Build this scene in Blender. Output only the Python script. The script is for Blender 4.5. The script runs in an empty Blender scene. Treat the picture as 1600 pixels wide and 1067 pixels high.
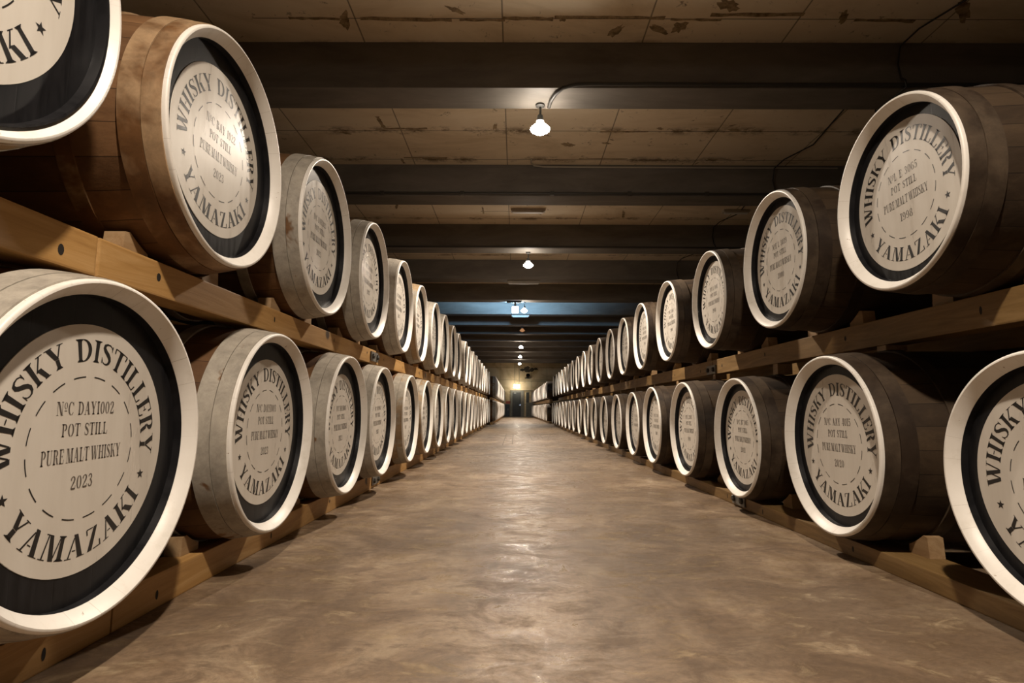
import bpy, bmesh, math, random
from mathutils import Vector, Matrix
random.seed(7)
PI = math.pi
sc = bpy.context.scene
col = sc.collection

# ------------------------------------------------------------------ camera
H0 = 0.675                       # lens height above the floor
CEIL = 3.80 + H0                 # underside of the roof panels
cam = bpy.data.cameras.new('camera')
cam.sensor_width = 36.0
cam.lens = 898.3 / 1600 * 36.0
cam.clip_start = 0.02
cam.clip_end = 200
camo = bpy.data.objects.new('camera', cam)
col.objects.link(camo)
_p, _y, _r = 0.1158, -0.0070, 0.0060
F = Vector((math.sin(_y) * math.cos(_p), math.cos(_y) * math.cos(_p), math.sin(_p)))
R0 = Vector((math.cos(_y), -math.sin(_y), 0))
U0 = R0.cross(F)
Rr = R0 * math.cos(_r) + U0 * math.sin(_r)
Ur = -R0 * math.sin(_r) + U0 * math.cos(_r)
camo.matrix_world = Matrix(((Rr.x, Ur.x, -F.x, 0), (Rr.y, Ur.y, -F.y, 0), (Rr.z, Ur.z, -F.z, H0), (0, 0, 0, 1)))
sc.camera = camo

# ------------------------------------------------------------------ exposure, world
sc.view_settings.view_transform = 'Standard'
sc.view_settings.look = 'None'
sc.view_settings.gamma = 1.0
sc.view_settings.use_curve_mapping = False
sc.view_settings.exposure = 0.0
w = bpy.data.worlds.new('world')
sc.world = w
w.use_nodes = True
w.node_tree.nodes['Background'].inputs[0].default_value = (0.10, 0.075, 0.05, 1)
w.node_tree.nodes['Background'].inputs[1].default_value = 0.05

LAMP_RGB = (1.0, 0.85, 0.69)
LAMP_W = 680.0                   # each reflector lamp
LAMP_X = 0.25
LAMP_Z = 3.02 + H0
BEAM_Y = [-6.4, -3.4, -0.36, 2.6, 5.605, 8.646, 11.585, 14.455] + [17.32 + 2.68 * k for k in range(10)]
BZ = 3.293 + H0                  # underside of the beams
LAMP_Y = [BEAM_Y[i] + 0.33 for i in (2, 4, 6, 8, 10, 12, 14, 16)]
LAMP_UNLIT = 4                   # index of the dead lamp
LED_RGB = (0.30, 0.62, 1.0)
LED_W = 750.0

# ------------------------------------------------------------------ node helpers
class NT:
    def __init__(s, name):
        s.m = bpy.data.materials.new(name)
        s.m.use_nodes = True
        s.t = s.m.node_tree
        s.b = s.t.nodes['Principled BSDF']
    def n(s, typ, **kw):
        nd = s.t.nodes.new(typ)
        for k, v in kw.items():
            setattr(nd, k, v)
        return nd
    def l(s, a, b):
        s.t.links.new(a, b)
    def coord(s, scale=(1, 1, 1), kind='Object', rand=False):
        tc = s.n('ShaderNodeTexCoord')
        mp = s.n('ShaderNodeMapping')
        mp.inputs['Scale'].default_value = scale
        s.l(tc.outputs[kind], mp.inputs['Vector'])
        if rand:
            oi = s.n('ShaderNodeObjectInfo')
            mu = s.n('ShaderNodeMath', operation='MULTIPLY')
            mu.inputs[1].default_value = 37.0
            s.l(oi.outputs['Random'], mu.inputs[0])
            cx = s.n('ShaderNodeCombineXYZ')
            for k in range(3):
                s.l(mu.outputs[0], cx.inputs[k])
            s.l(cx.outputs[0], mp.inputs['Location'])
        return mp.outputs[0]
    def noise(s, vec, scale, detail=5, rough=0.6, dist=0.0):
        nd = s.n('ShaderNodeTexNoise')
        nd.inputs['Scale'].default_value = scale
        nd.inputs['Detail'].default_value = detail
        nd.inputs['Roughness'].default_value = rough
        nd.inputs['Distortion'].default_value = dist
        s.l(vec, nd.inputs['Vector'])
        return nd.outputs['Fac']
    def ramp(s, fac, stops):
        r = s.n('ShaderNodeValToRGB')
        el = r.color_ramp.elements
        while len(el) < len(stops):
            el.new(0.5)
        for e, (p, c) in zip(el, stops):
            e.position = p
            e.color = (c[0], c[1], c[2], 1) if not isinstance(c, (int, float)) else (c, c, c, 1)
        s.l(fac, r.inputs['Fac'])
        return r.outputs['Color']
    def mix(s, fac, a, b, mode='MIX'):
        m = s.n('ShaderNodeMix', data_type='RGBA', blend_type=mode)
        for sock, v in ((m.inputs[0], fac), (m.inputs[6], a), (m.inputs[7], b)):
            if isinstance(v, (int, float)):
                sock.default_value = v
            elif isinstance(v, tuple):
                sock.default_value = (v[0], v[1], v[2], 1)
            else:
                s.l(v, sock)
        return m.outputs[2]
    def math(s, op, a, b=0.0, c=None):
        m = s.n('ShaderNodeMath', operation=op)
        for k, v in enumerate((a, b) if c is None else (a, b, c)):
            if isinstance(v, (int, float)):
                m.inputs[k].default_value = v
            else:
                s.l(v, m.inputs[k])
        return m.outputs[0]
    def xyz(s, vec):
        x = s.n('ShaderNodeSeparateXYZ')
        s.l(vec, x.inputs[0])
        return x.outputs
    def base(s, c):
        if isinstance(c, tuple):
            s.b.inputs['Base Color'].default_value = (c[0], c[1], c[2], 1)
        else:
            s.l(c, s.b.inputs['Base Color'])
        return s
    def rough(s, r):
        if isinstance(r, (int, float)):
            s.b.inputs['Roughness'].default_value = r
        else:
            s.l(r, s.b.inputs['Roughness'])
        return s
    def bump(s, h, strength=0.3, dist=0.01):
        b = s.n('ShaderNodeBump')
        b.inputs['Strength'].default_value = strength
        b.inputs['Distance'].default_value = dist
        s.l(h, b.inputs['Height'])
        s.l(b.outputs[0], s.b.inputs['Normal'])
        return s
    def spec(s, v):
        s.b.inputs['Specular IOR Level'].default_value = v
        return s

def simple(name, c, r=0.6, metal=0.0, emit=None, es=0.0):
    t = NT(name)
    t.base(c).rough(r)
    t.b.inputs['Metallic'].default_value = metal
    if emit:
        t.b.inputs['Emission Color'].default_value = (emit[0], emit[1], emit[2], 1)
        t.b.inputs['Emission Strength'].default_value = es
    return t.m

# ------------------------------------------------------------------ materials
def mat_chime():
    t = NT('chime_paint')
    v = t.coord(rand=True)
    x = t.xyz(t.coord())
    st = t.math('MULTIPLY', t.math('ARCTAN2', x[2], x[1]), 29 / (2 * PI))
    seam = t.math('ABSOLUTE', t.math('SUBTRACT', t.math('FRACT', st), 0.5))
    wn = t.n('ShaderNodeTexWhiteNoise', noise_dimensions='1D')
    t.l(t.math('FLOOR', st), wn.inputs['W'])
    n = t.noise(v, 9, 6, 0.65)
    c = t.ramp(n, [(0.25, (0.66, 0.62, 0.55)), (0.45, (0.78, 0.745, 0.69)), (0.8, (0.83, 0.80, 0.75))])
    crack = t.math('MULTIPLY', t.ramp(seam, [(0.482, 0.0), (0.497, 1.0)]), t.ramp(wn.outputs['Value'], [(0.45, 0.0), (0.9, 0.55)]))
    c = t.mix(crack, c, (0.25, 0.19, 0.13))
    chip = t.noise(v, 34, 4, 0.7)
    c = t.mix(t.ramp(chip, [(0.69, 0.0), (0.72, 0.8)]), c, (0.28, 0.19, 0.11))
    t.base(c).rough(0.42)
    t.bump(n, 0.08, 0.004)
    return t.m

def mat_label():
    t = NT('label_paint')
    v = t.coord((1, 1, 0.16), rand=True)
    n = t.noise(v, 14, 5, 0.6)
    t.base(t.ramp(n, [(0.3, (0.57, 0.525, 0.465)), (0.55, (0.62, 0.578, 0.515)), (0.8, (0.655, 0.615, 0.555))]))
    t.rough(t.ramp(n, [(0.3, 0.25), (0.7, 0.38)]))
    t.bump(t.noise(v, 25, 2), 0.06, 0.004)
    return t.m

def mat_head():
    t = NT('black_head_paint')
    v = t.coord()
    x = t.xyz(v)
    seam = t.math('ABSOLUTE', t.math('SUBTRACT', t.math('FRACT', t.math('MULTIPLY', x[1], 8.0)), 0.5))
    n = t.noise(t.coord((1, 6, 1), rand=True), 8, 5)
    t.base(t.ramp(n, [(0.3, (0.007, 0.007, 0.008)), (0.7, (0.016, 0.0155, 0.017))])).rough(t.ramp(n, [(0.3, 0.30), (0.7, 0.46)])).spec(0.20)
    t.bump(t.ramp(seam, [(0.0, 0.0), (0.02, 1.0)]), 0.08, 0.002)
    return t.m

def mat_staves(name, a, b, c):
    t = NT(name)
    v = t.coord((0.5, 1, 1), rand=True)
    x = t.xyz(t.coord())
    ang = t.math('ARCTAN2', x[2], x[1])
    st = t.math('MULTIPLY', ang, 28 / (2 * PI))
    cell = t.math('FLOOR', st)
    wn = t.n('ShaderNodeTexWhiteNoise', noise_dimensions='1D')
    t.l(cell, wn.inputs['W'])
    seam = t.math('ABSOLUTE', t.math('SUBTRACT', t.math('FRACT', st), 0.5))
    n = t.noise(v, 5, 7, 0.7, 0.5)
    colr = t.ramp(n, [(0.28, a), (0.5, b), (0.72, c)])
    colr = t.mix(0.35, colr, t.ramp(wn.outputs['Value'], [(0.0, a), (1.0, c)]))
    sm = t.ramp(seam, [(0.475, 0.0), (0.496, 0.8)])
    colr = t.mix(sm, colr, (a[0] * 0.3, a[1] * 0.3, a[2] * 0.3))
    t.base(colr).rough(0.62).spec(0.3)
    t.bump(t.noise(v, 18, 6), 0.35, 0.006)
    return t.m

def mat_hoop(name, c, rust, lo, hi, r=0.5):
    t = NT(name)
    v = t.coord(rand=True)
    n = t.noise(v, 2.4, 5, 0.62, 0.4)
    f = t.noise(v, 13, 8, 0.75, 0.3)
    colr = t.mix(t.ramp(n, [(lo, 0.0), (hi, 1.0)]), c, rust)
    colr = t.mix(0.6, colr, t.ramp(f, [(0.34, 0.35), (0.62, 1.0)]), 'MULTIPLY')
    t.base(colr).rough(r)
    t.bump(f, 0.15, 0.004).spec(0.3)
    return t.m

def mat_timber(name, a, b, c):
    t = NT(name)
    v = t.coord((6, 0.55, 6), rand=True)
    g = t.noise(v, 3.0, 7, 0.68, 1.2)
    big = t.noise(t.coord((1, 0.6, 1), rand=True), 2.0, 3)
    colr = t.ramp(g, [(0.28, a), (0.5, b), (0.72, c)])
    colr = t.mix(t.math('MULTIPLY', big, 0.55), colr, (a[0], a[1], a[2]))
    vo = t.n('ShaderNodeTexVoronoi')
    vo.inputs['Scale'].default_value = 2.6
    t.l(t.coord((1, 0.8, 1), rand=True), vo.inputs['Vector'])
    kn = t.ramp(vo.outputs['Distance'], [(0.055, 1.0), (0.10, 0.0)])
    colr = t.mix(kn, colr, (0.05, 0.025, 0.01))
    t.base(colr).rough(0.6)
    t.bump(g, 0.2, 0.006)
    return t.m

def mat_floor():
    t = NT('polished_concrete')
    v = t.coord((1, 1, 1))
    big = t.noise(v, 0.8, 6, 0.6, 0.4)
    mid = t.noise(v, 2.3, 10, 0.72, 0.9)
    sm = t.noise(t.coord((0.8, 1.3, 1)), 6.5, 9, 0.74, 0.7)
    fine = t.noise(v, 40, 6, 0.75)
    c = t.ramp(mid, [(0.36, (0.130, 0.084, 0.049)), (0.46, (0.200, 0.135, 0.083)), (0.54, (0.262, 0.184, 0.118)), (0.65, (0.37, 0.28, 0.187))])
    c = t.mix(t.ramp(big, [(0.42, 0.6), (0.54, 0.0)]), c, (0.115, 0.076, 0.046))
    c = t.mix(t.ramp(sm, [(0.37, 0.70), (0.49, 0.0)]), c, (0.110, 0.070, 0.041))
    c = t.mix(t.ramp(sm, [(0.545, 0.0), (0.66, 0.65)]), c, (0.42, 0.325, 0.21))
    c = t.mix(0.5, c, t.ramp(fine, [(0.32, 0.45), (0.6, 1.0)]), 'MULTIPLY')
    t.base(c).rough(t.ramp(sm, [(0.40, 0.62), (0.52, 0.46), (0.60, 0.26)]))
    t.spec(0.36)
    t.bump(t.math('ADD', sm, t.math('MULTIPLY', fine, 0.35)), 0.14, 0.012)
    return t.m

def mat_ceiling():
    t = NT('stained_roof_panels')
    x = t.xyz(t.coord())
    v = t.coord()
    big = t.noise(t.coord((0.55, 1.3, 1)), 1.1, 7, 0.65, 0.8)
    fine = t.noise(v, 7, 7, 0.7, 0.6)
    c = t.ramp(big, [(0.30, (0.58, 0.45, 0.285)), (0.5, (0.75, 0.615, 0.43)), (0.72, (0.80, 0.68, 0.50))])
    spots = t.ramp(fine, [(0.62, 0.0), (0.70, 0.85)])
    c = t.mix(spots, c, (0.10, 0.058, 0.024))
    # joints: one across at mid bay, others along the hall every 1.45 m
    jy = t.math('ABSOLUTE', t.math('SUBTRACT', t.math('FRACT', t.math('DIVIDE', t.math('SUBTRACT', x[1], 4.78), 0.92)), 0.5))
    jx = t.math('ABSOLUTE', t.math('SUBTRACT', t.math('FRACT', t.math('DIVIDE', t.math('SUBTRACT', x[0], -0.15), 1.45)), 0.5))
    jl = t.math('MAXIMUM', t.ramp(jy, [(0.488, 0.0), (0.496, 1.0)]), t.ramp(jx, [(0.4935, 0.0), (0.498, 1.0)]))
    near = t.ramp(jy, [(0.34, 0.0), (0.48, 1.0)])
    st = t.math('MULTIPLY', near, t.ramp(t.noise(t.coord((0.8, 1, 1)), 2.4, 6, 0.75), [(0.50, 0.0), (0.60, 0.85)]))
    c = t.mix(st, c, (0.12, 0.066, 0.026))
    c = t.mix(t.math('MULTIPLY', jl, 0.85), c, (0.06, 0.04, 0.022))
    t.base(c).rough(0.8)
    t.bump(t.math('SUBTRACT', t.math('MULTIPLY', fine, 0.4), jl), 0.3, 0.006)
    return t.m

def mat_beam():
    t = NT('dark_painted_beam')
    v = t.coord((0.5, 2, 2), rand=True)
    n = t.noise(v, 1.6, 7, 0.65, 0.5)
    t.base(t.ramp(n, [(0.3, (0.115, 0.100, 0.082)), (0.55, (0.175, 0.155, 0.130)), (0.75, (0.225, 0.200, 0.170))])).rough(0.65)
    t.bump(t.noise(v, 8, 5), 0.15, 0.006)
    return t.m

def mat_endwall():
    t = NT('yellowed_plaster')
    v = t.coord()
    n = t.noise(v, 0.9, 7, 0.65, 0.8)
    c = t.ramp(n, [(0.30, (0.48, 0.33, 0.16)), (0.5, (0.74, 0.57, 0.34)), (0.7, (0.80, 0.66, 0.44))])
    x = t.xyz(v)
    jz = t.math('ABSOLUTE', t.math('SUBTRACT', t.math('FRACT', t.math('DIVIDE', x[2], 1.02)), 0.5))
    jx = t.math('ABSOLUTE', t.math('SUBTRACT', t.math('FRACT', t.math('DIVIDE', x[0], 1.3)), 0.5))
    j = t.math('MAXIMUM', t.ramp(jz, [(0.48, 0.0), (0.495, 0.7)]), t.ramp(jx, [(0.485, 0.0), (0.496, 0.5)]))
    c = t.mix(j, c, (0.16, 0.10, 0.045))
    t.base(c).rough(0.8)
    return t.m

def mat_noisy(name, a, b, scale=4, r=0.7):
    t = NT(name)
    t.base(t.ramp(t.noise(t.coord(rand=True), scale, 6, 0.65), [(0.3, a), (0.7, b)])).rough(r)
    if r > 0.9:
        t.spec(0.0)
    return t.m

M = dict(
    paint=mat_chime(), label=mat_label(), head=mat_head(),
    ink=simple('black_stencil_ink', (0.014, 0.013, 0.013), 0.38),
    ink_soft=simple('grey_stencil_ink', (0.105, 0.088, 0.075), 0.36),
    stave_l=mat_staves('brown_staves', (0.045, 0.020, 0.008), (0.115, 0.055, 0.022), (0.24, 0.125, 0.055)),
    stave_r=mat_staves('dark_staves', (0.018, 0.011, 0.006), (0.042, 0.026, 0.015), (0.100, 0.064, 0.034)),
    hoop_pale=mat_hoop('pale_grey_hoop', (0.42, 0.38, 0.32), (0.20, 0.105, 0.048), 0.64, 0.665),
    hoop_rust=mat_hoop('rusty_hoop', (0.38, 0.25, 0.14), (0.15, 0.070, 0.026), 0.44, 0.56),
    hoop_tan=mat_hoop('tan_hoop', (0.34, 0.24, 0.14), (0.36, 0.32, 0.26), 0.47, 0.52),
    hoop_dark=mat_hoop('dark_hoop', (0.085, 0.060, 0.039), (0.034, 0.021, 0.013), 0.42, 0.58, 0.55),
    timber=mat_timber('pine_timber', (0.30, 0.152, 0.042), (0.46, 0.262, 0.088), (0.59, 0.372, 0.160)),
    timber_shaded=mat_timber('shaded_timber', (0.13, 0.072, 0.022), (0.23, 0.135, 0.046), (0.34, 0.215, 0.090)),  # same timber with the right side's shade put into its colour
    chock=mat_timber('chock_wood', (0.24, 0.14, 0.065), (0.38, 0.25, 0.13), (0.50, 0.36, 0.21)),
    floor=mat_floor(), ceiling=mat_ceiling(), beam=mat_beam(), endwall=mat_endwall(),
    sidewall=mat_noisy('dark_side_wall', (0.004, 0.0035, 0.003), (0.008, 0.007, 0.006), 2, 1.0),  # near-black colour stands in for the shade behind the casks
    stain=mat_noisy('brown_stain', (0.09, 0.052, 0.020), (0.46, 0.33, 0.18), 12),
    soot=mat_noisy('black_mould', (0.045, 0.035, 0.022), (0.09, 0.066, 0.04), 6),
    hole=simple('bolt_hole', (0.012, 0.008, 0.005), 0.8),
    steel=mat_noisy('dull_steel', (0.10, 0.095, 0.085), (0.20, 0.19, 0.17), 9, 0.45),
    pipe=simple('dark_conduit', (0.045, 0.042, 0.036), 0.5),
    cable=simple('black_cable', (0.02, 0.017, 0.014), 0.6),
    pale_cable=simple('pale_cable', (0.42, 0.37, 0.29), 0.5),
    fixture=mat_noisy('cream_fixture', (0.33, 0.28, 0.21), (0.44, 0.38, 0.30), 5, 0.5),
    bulb=simple('lit_glass', (0.9, 0.9, 0.9), 0.3, 0, (1.0, 0.90, 0.78), 140.0),
    bulb_top=simple('lit_silvered_glass', (0.9, 0.9, 0.9), 0.3, 0, (1.0, 0.90, 0.78), 60.0),
    dead_bulb=simple('unlit_amber_glow_glass', (0.45, 0.22, 0.10), 0.15, 0, (1.0, 0.42, 0.15), 0.35),  # faint orange glow put into the unlit bulb
    led=simple('lit_led_panel', (0.9, 0.95, 1.0), 0.3, 0, (0.72, 0.88, 1.0), 7.0),
    door=mat_noisy('charcoal_door', (0.055, 0.055, 0.050), (0.075, 0.075, 0.068), 3, 0.55),
    doorframe=mat_noisy('grey_door_frame', (0.20, 0.185, 0.15), (0.29, 0.265, 0.21), 5, 0.6),
    dado=mat_noisy('grey_block_wall', (0.16, 0.15, 0.12), (0.28, 0.265, 0.22), 5, 0.8),
    chrome=simple('bright_handle', (0.8, 0.8, 0.78), 0.25, 1.0),
    sign_lit=simple('lit_exit_panel', (0.9, 1.0, 0.9), 0.4, 0, (1.0, 0.93, 0.78), 34.0),
    sign_green=simple('lit_green_panel', (0.1, 0.5, 0.2), 0.4, 0, (0.35, 0.85, 0.45), 1.6),
    cabinet=mat_noisy('blue_black_enamel', (0.018, 0.020, 0.024), (0.035, 0.038, 0.045), 4, 0.4),
    red=simple('faded_red', (0.45, 0.10, 0.06), 0.6),
    white=simple('white_plate', (0.7, 0.68, 0.62), 0.5),
    chalk=simple('dark_floor_scar', (0.11, 0.075, 0.05), 0.6),
)

# ------------------------------------------------------------------ mesh helpers
def finish(bm, name, mats, smooth=None):
    me = bpy.data.meshes.new(name)
    bmesh.ops.recalc_face_normals(bm, faces=bm.faces)
    bm.to_mesh(me)
    bm.free()
    for m in mats:
        me.materials.append(m)
    if smooth:
        me.shade_smooth()
        me.set_sharp_from_angle(angle=math.radians(smooth))
    return me

def link(name, me, parent=None, loc=(0, 0, 0), rot=(0, 0, 0)):
    o = bpy.data.objects.new(name, me)
    col.objects.link(o)
    if parent is not None:
        o.parent = parent
    o.location = loc
    o.rotation_euler = rot
    return o

def tag(o, label, cat, group=None, kind=None):
    if label:
        o['label'] = label
    if cat:
        o['category'] = cat
    if group:
        o['group'] = group
    if kind:
        o['kind'] = kind
    return o

def lathe(bm, prof, seg=96, axis='X', mi=0, close=False):
    """prof: (along, radius). axis X: faces run round the X axis; axis Z: round Z."""
    rings = []
    for a, r in prof:
        ring = []
        if r < 1e-6:
            ring = [bm.verts.new((a, 0, 0) if axis == 'X' else (0, 0, a))]
        else:
            for k in range(seg):
                t = 2 * PI * k / seg
                c, s = r * math.cos(t), r * math.sin(t)
                ring.append(bm.verts.new((a, c, s) if axis == 'X' else (c, s, a)))
        rings.append(ring)
    n = len(rings)
    for i in range(n if close else n - 1):
        A, B = rings[i], rings[(i + 1) % n]
        for k in range(seg):
            k2 = (k + 1) % seg
            if len(A) == 1 and len(B) == 1:
                continue
            if len(A) == 1:
                f = bm.faces.new((A[0], B[k], B[k2]))
            elif len(B) == 1:
                f = bm.faces.new((A[k], B[0], A[k2]))
            else:
                f = bm.faces.new((A[k], B[k], B[k2], A[k2]))
            f.material_index = mi

def box(bm, x0, x1, y0, y1, z0, z1, mi=0, bevel=0.0, mat=None):
    vs = [bm.verts.new((x, y, z)) for x in (x0, x1) for y in (y0, y1) for z in (z0, z1)]
    fs = []
    for q in ((0, 1, 3, 2), (4, 6, 7, 5), (0, 4, 5, 1), (2, 3, 7, 6), (0, 2, 6, 4), (1, 5, 7, 3)):
        f = bm.faces.new([vs[i] for i in q])
        f.material_index = mi
        fs.append(f)
    if mat is not None:
        for v in vs:
            v.co = mat @ v.co
    if bevel:
        es = list({e for f in fs for e in f.edges})
        r = bmesh.ops.bevel(bm, geom=es, offset=bevel, segments=2, affect='EDGES', profile=0.7)
        for f in r['faces']:
            f.material_index = mi

def tube(bm, pts, r, seg=8, mi=0):
    pts = [Vector(p) for p in pts]
    rings = []
    for i, p in enumerate(pts):
        d = (pts[min(i + 1, len(pts) - 1)] - pts[max(i - 1, 0)]).normalized()
        up = Vector((0, 0, 1)) if abs(d.z) < 0.9 else Vector((1, 0, 0))
        a = d.cross(up).normalized()
        b = d.cross(a).normalized()
        rings.append([bm.verts.new(p + a * (r * math.cos(2 * PI * k / seg)) + b * (r * math.sin(2 * PI * k / seg))) for k in range(seg)])
    for A, B in zip(rings, rings[1:]):
        for k in range(seg):
            f = bm.faces.new((A[k], A[(k + 1) % seg], B[(k + 1) % seg], B[k]))
            f.material_index = mi
    for g in (rings[0], rings[-1]):
        f = bm.faces.new(g)
        f.material_index = mi

def flat(bm, pts, mi=0):
    f = bm.faces.new([bm.verts.new(p) for p in pts])
    f.material_index = mi
    return f

# ------------------------------------------------------------------ stencil lettering
T, HL = 0.175, 0.055             # stem and hairline weight, cap height 1
def rc(x0, y0, x1, y1):
    return [[(x0, y0), (x1, y0), (x1, y1), (x0, y1)]]
def dg(x0, y0, x1, y1, wd):      # diagonal with level ends
    return [[(x0 - wd / 2, y0), (x0 + wd / 2, y0), (x1 + wd / 2, y1), (x1 - wd / 2, y1)]]
def serif(x, y, wd):             # flared foot / head of a stem, y = 0 or 1
    s = 1 if y < 0.5 else -1
    return [[(x - wd / 2, y), (x + wd / 2, y), (x + wd / 2, y + s * 0.035), (x - wd / 2, y + s * 0.035)],
            [(x - wd / 2 + 0.02, y + s * 0.035), (x + wd / 2 - 0.02, y + s * 0.035), (x + T / 2, y + s * 0.10), (x - T / 2, y + s * 0.10)]]
def stem(x, wd=0.34):
    return rc(x - T / 2, 0, x + T / 2, 1) + serif(x, 0, wd) + serif(x, 1, wd)
def thin(x, wd=0.24):
    return rc(x - HL / 2, 0, x + HL / 2, 1) + rc(x - wd / 2, 0, x + wd / 2, 0.035) + rc(x - wd / 2, 0.965, x + wd / 2, 1)
def bowl(cx, cy, rx, ry, a0, a1, th=T, hl=HL, n=14):
    out = []
    for i in range(n):
        q = []
        for a in (a0 + (a1 - a0) * i / n, a0 + (a1 - a0) * (i + 1) / n):
            c, s = math.cos(math.radians(a)), math.sin(math.radians(a))
            q.append(((cx + rx * c, cy + ry * s), (cx + (rx - th) * c, cy + (ry - hl) * s)))
        out.append([q[0][0], q[1][0], q[1][1], q[0][1]])
    return out
def path(pts):                   # (x, y, width): ribbon of changing width
    out, L, Rt = [], [], []
    for i, (x, y, wd) in enumerate(pts):
        x0, y0, _ = pts[max(i - 1, 0)]
        x1, y1, _ = pts[min(i + 1, len(pts) - 1)]
        d = math.hypot(x1 - x0, y1 - y0) or 1
        nx, ny = -(y1 - y0) / d, (x1 - x0) / d
        L.append((x + nx * wd / 2, y + ny * wd / 2))
        Rt.append((x - nx * wd / 2, y - ny * wd / 2))
    for i in range(len(pts) - 1):
        out.append([L[i], L[i + 1], Rt[i + 1], Rt[i]])
    return out
def ess(wd):
    k = wd / 0.6
    p = [(0.51, 0.80, .03), (0.47, 0.90, .045), (0.36, 0.965, .055), (0.23, 0.955, .08), (0.12, 0.88, .12), (0.11, 0.75, .15), (0.19, 0.63, .17),
         (0.33, 0.52, .185), (0.45, 0.40, .17), (0.51, 0.27, .15), (0.48, 0.13, .12), (0.38, 0.045, .08), (0.25, 0.035, .055), (0.13, 0.10, .045), (0.08, 0.22, .03)]
    return path([(x * k, y, t) for x, y, t in p]) + rc(.05 * k, .03, .085 * k, .30) + rc(.50 * k, .70, .535 * k, .97)

G = {}
G['I'] = (0.36, stem(0.18))
G['H'] = (0.84, stem(0.18) + stem(0.66) + rc(0.33, 0.475, 0.51, 0.53))
G['T'] = (0.72, stem(0.36, 0.32) + rc(0.02, 0.955, 0.25, 1) + rc(0.47, 0.955, 0.70, 1) + dg(0.04, 0.74, 0.03, 0.96, 0.06) + dg(0.68, 0.74, 0.69, 0.96, 0.06))
G['L'] = (0.64, stem(0.18) + rc(0.31, 0, 0.60, 0.045) + dg(0.58, 0.04, 0.60, 0.30, 0.06))
G['E'] = (0.66, stem(0.18) + rc(0.31, 0, 0.62, 0.045) + dg(0.60, 0.04, 0.62, 0.28, 0.06) + rc(0.31, 0.955, 0.58, 1) + dg(0.58, 0.74, 0.565, 0.96, 0.06) + rc(0.31, 0.485, 0.47, 0.53) + rc(0.45, 0.40, 0.49, 0.62))
G['F'] = (0.62, stem(0.18) + rc(0.31, 0.955, 0.58, 1) + dg(0.58, 0.74, 0.565, 0.96, 0.06) + rc(0.31, 0.485, 0.47, 0.53) + rc(0.45, 0.40, 0.49, 0.62))
G['D'] = (0.80, stem(0.18) + bowl(0.33, 0.5, 0.43, 0.5, -86, 86))
G['P'] = (0.68, stem(0.18) + bowl(0.33, 0.73, 0.32, 0.27, -84, 84))
G['R'] = (0.76, stem(0.18) + bowl(0.33, 0.75, 0.31, 0.25, -78, 84) + path([(0.40, 0.48, .10), (0.50, 0.40, .16), (0.55, 0.22, .175), (0.60, 0.07, .15), (0.72, 0.03, .05)]))
G['B'] = (0.74, stem(0.18) + bowl(0.33, 0.76, 0.29, 0.24, -80, 84) + bowl(0.33, 0.26, 0.35, 0.26, -84, 80))
G['K'] = (0.82, stem(0.18) + dg(0.34, 0.44, 0.66, 0.98, 0.07) + rc(0.54, 0.965, 0.80, 1) + dg(0.66, 0.03, 0.46, 0.52, 0.20) + rc(0.52, 0, 0.82, 0.035))
G['Y'] = (0.80, rc(0.32, 0, 0.32 + T, 0.40) + serif(0.405, 0, 0.34) + dg(0.405, 0.42, 0.17, 0.98, 0.20) + rc(0.0, 0.965, 0.33, 1) + dg(0.45, 0.46, 0.66, 0.98, 0.065) + rc(0.54, 0.965, 0.79, 1))
G['A'] = (0.80, dg(0.62, 0.02, 0.41, 1.0, 0.20) + rc(0.48, 0, 0.80, 0.035) + dg(0.13, 0.02, 0.34, 0.86, 0.06) + rc(0.0, 0, 0.26, 0.035) + rc(0.27, 0.30, 0.42, 0.345))
G['W'] = (1.14, dg(0.34, 0, 0.15, 0.98, 0.19) + rc(0.0, 0.965, 0.30, 1) + dg(0.42, 0.06, 0.56, 0.62, 0.06) + dg(0.76, 0, 0.57, 0.98, 0.19) + rc(0.42, 0.965, 0.72, 1) + dg(0.84, 0.06, 1.0, 0.98, 0.06) + rc(0.88, 0.965, 1.12, 1))
G['M'] = (1.0, thin(0.14, 0.26) + dg(0.50, 0.0, 0.27, 0.98, 0.19) + rc(0.14, 0.965, 0.36, 1) + dg(0.56, 0.12, 0.72, 0.90, 0.05) + stem(0.82, 0.34))
G['N'] = (0.86, thin(0.14, 0.26) + dg(0.66, 0.0, 0.24, 1.0, 0.20) + rc(0.04, 0.965, 0.32, 1) + thin(0.72, 0.26))
G['Z'] = (0.72, dg(0.16, 0.0, 0.56, 1.0, 0.19) + rc(0.08, 0.955, 0.42, 1) + dg(0.10, 0.74, 0.09, 0.96, 0.06) + rc(0.32, 0, 0.66, 0.045) + dg(0.63, 0.04, 0.65, 0.28, 0.06))
G['O'] = (0.82, bowl(0.41, 0.5, 0.38, 0.51, 98, 262) + bowl(0.41, 0.5, 0.38, 0.51, -82, 82))
G['C'] = (0.74, bowl(0.41, 0.5, 0.38, 0.51, 96, 264) + bowl(0.41, 0.5, 0.34, 0.51, 30, 84, 0.07) + bowl(0.41, 0.5, 0.34, 0.51, -84, -36, 0.06) + rc(0.66, 0.66, 0.70, 0.98))
G['U'] = (0.80, rc(0.18 - T / 2, 0.30, 0.18 + T / 2, 1) + serif(0.18, 1, 0.34) + bowl(0.385, 0.30, 0.295, 0.31, 180, 264) + bowl(0.385, 0.30, 0.27, 0.31, 276, 360, 0.055) + rc(0.60, 0.30, 0.655, 1) + rc(0.51, 0.965, 0.75, 1))
G['S'] = (0.60, ess(0.60))
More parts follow.
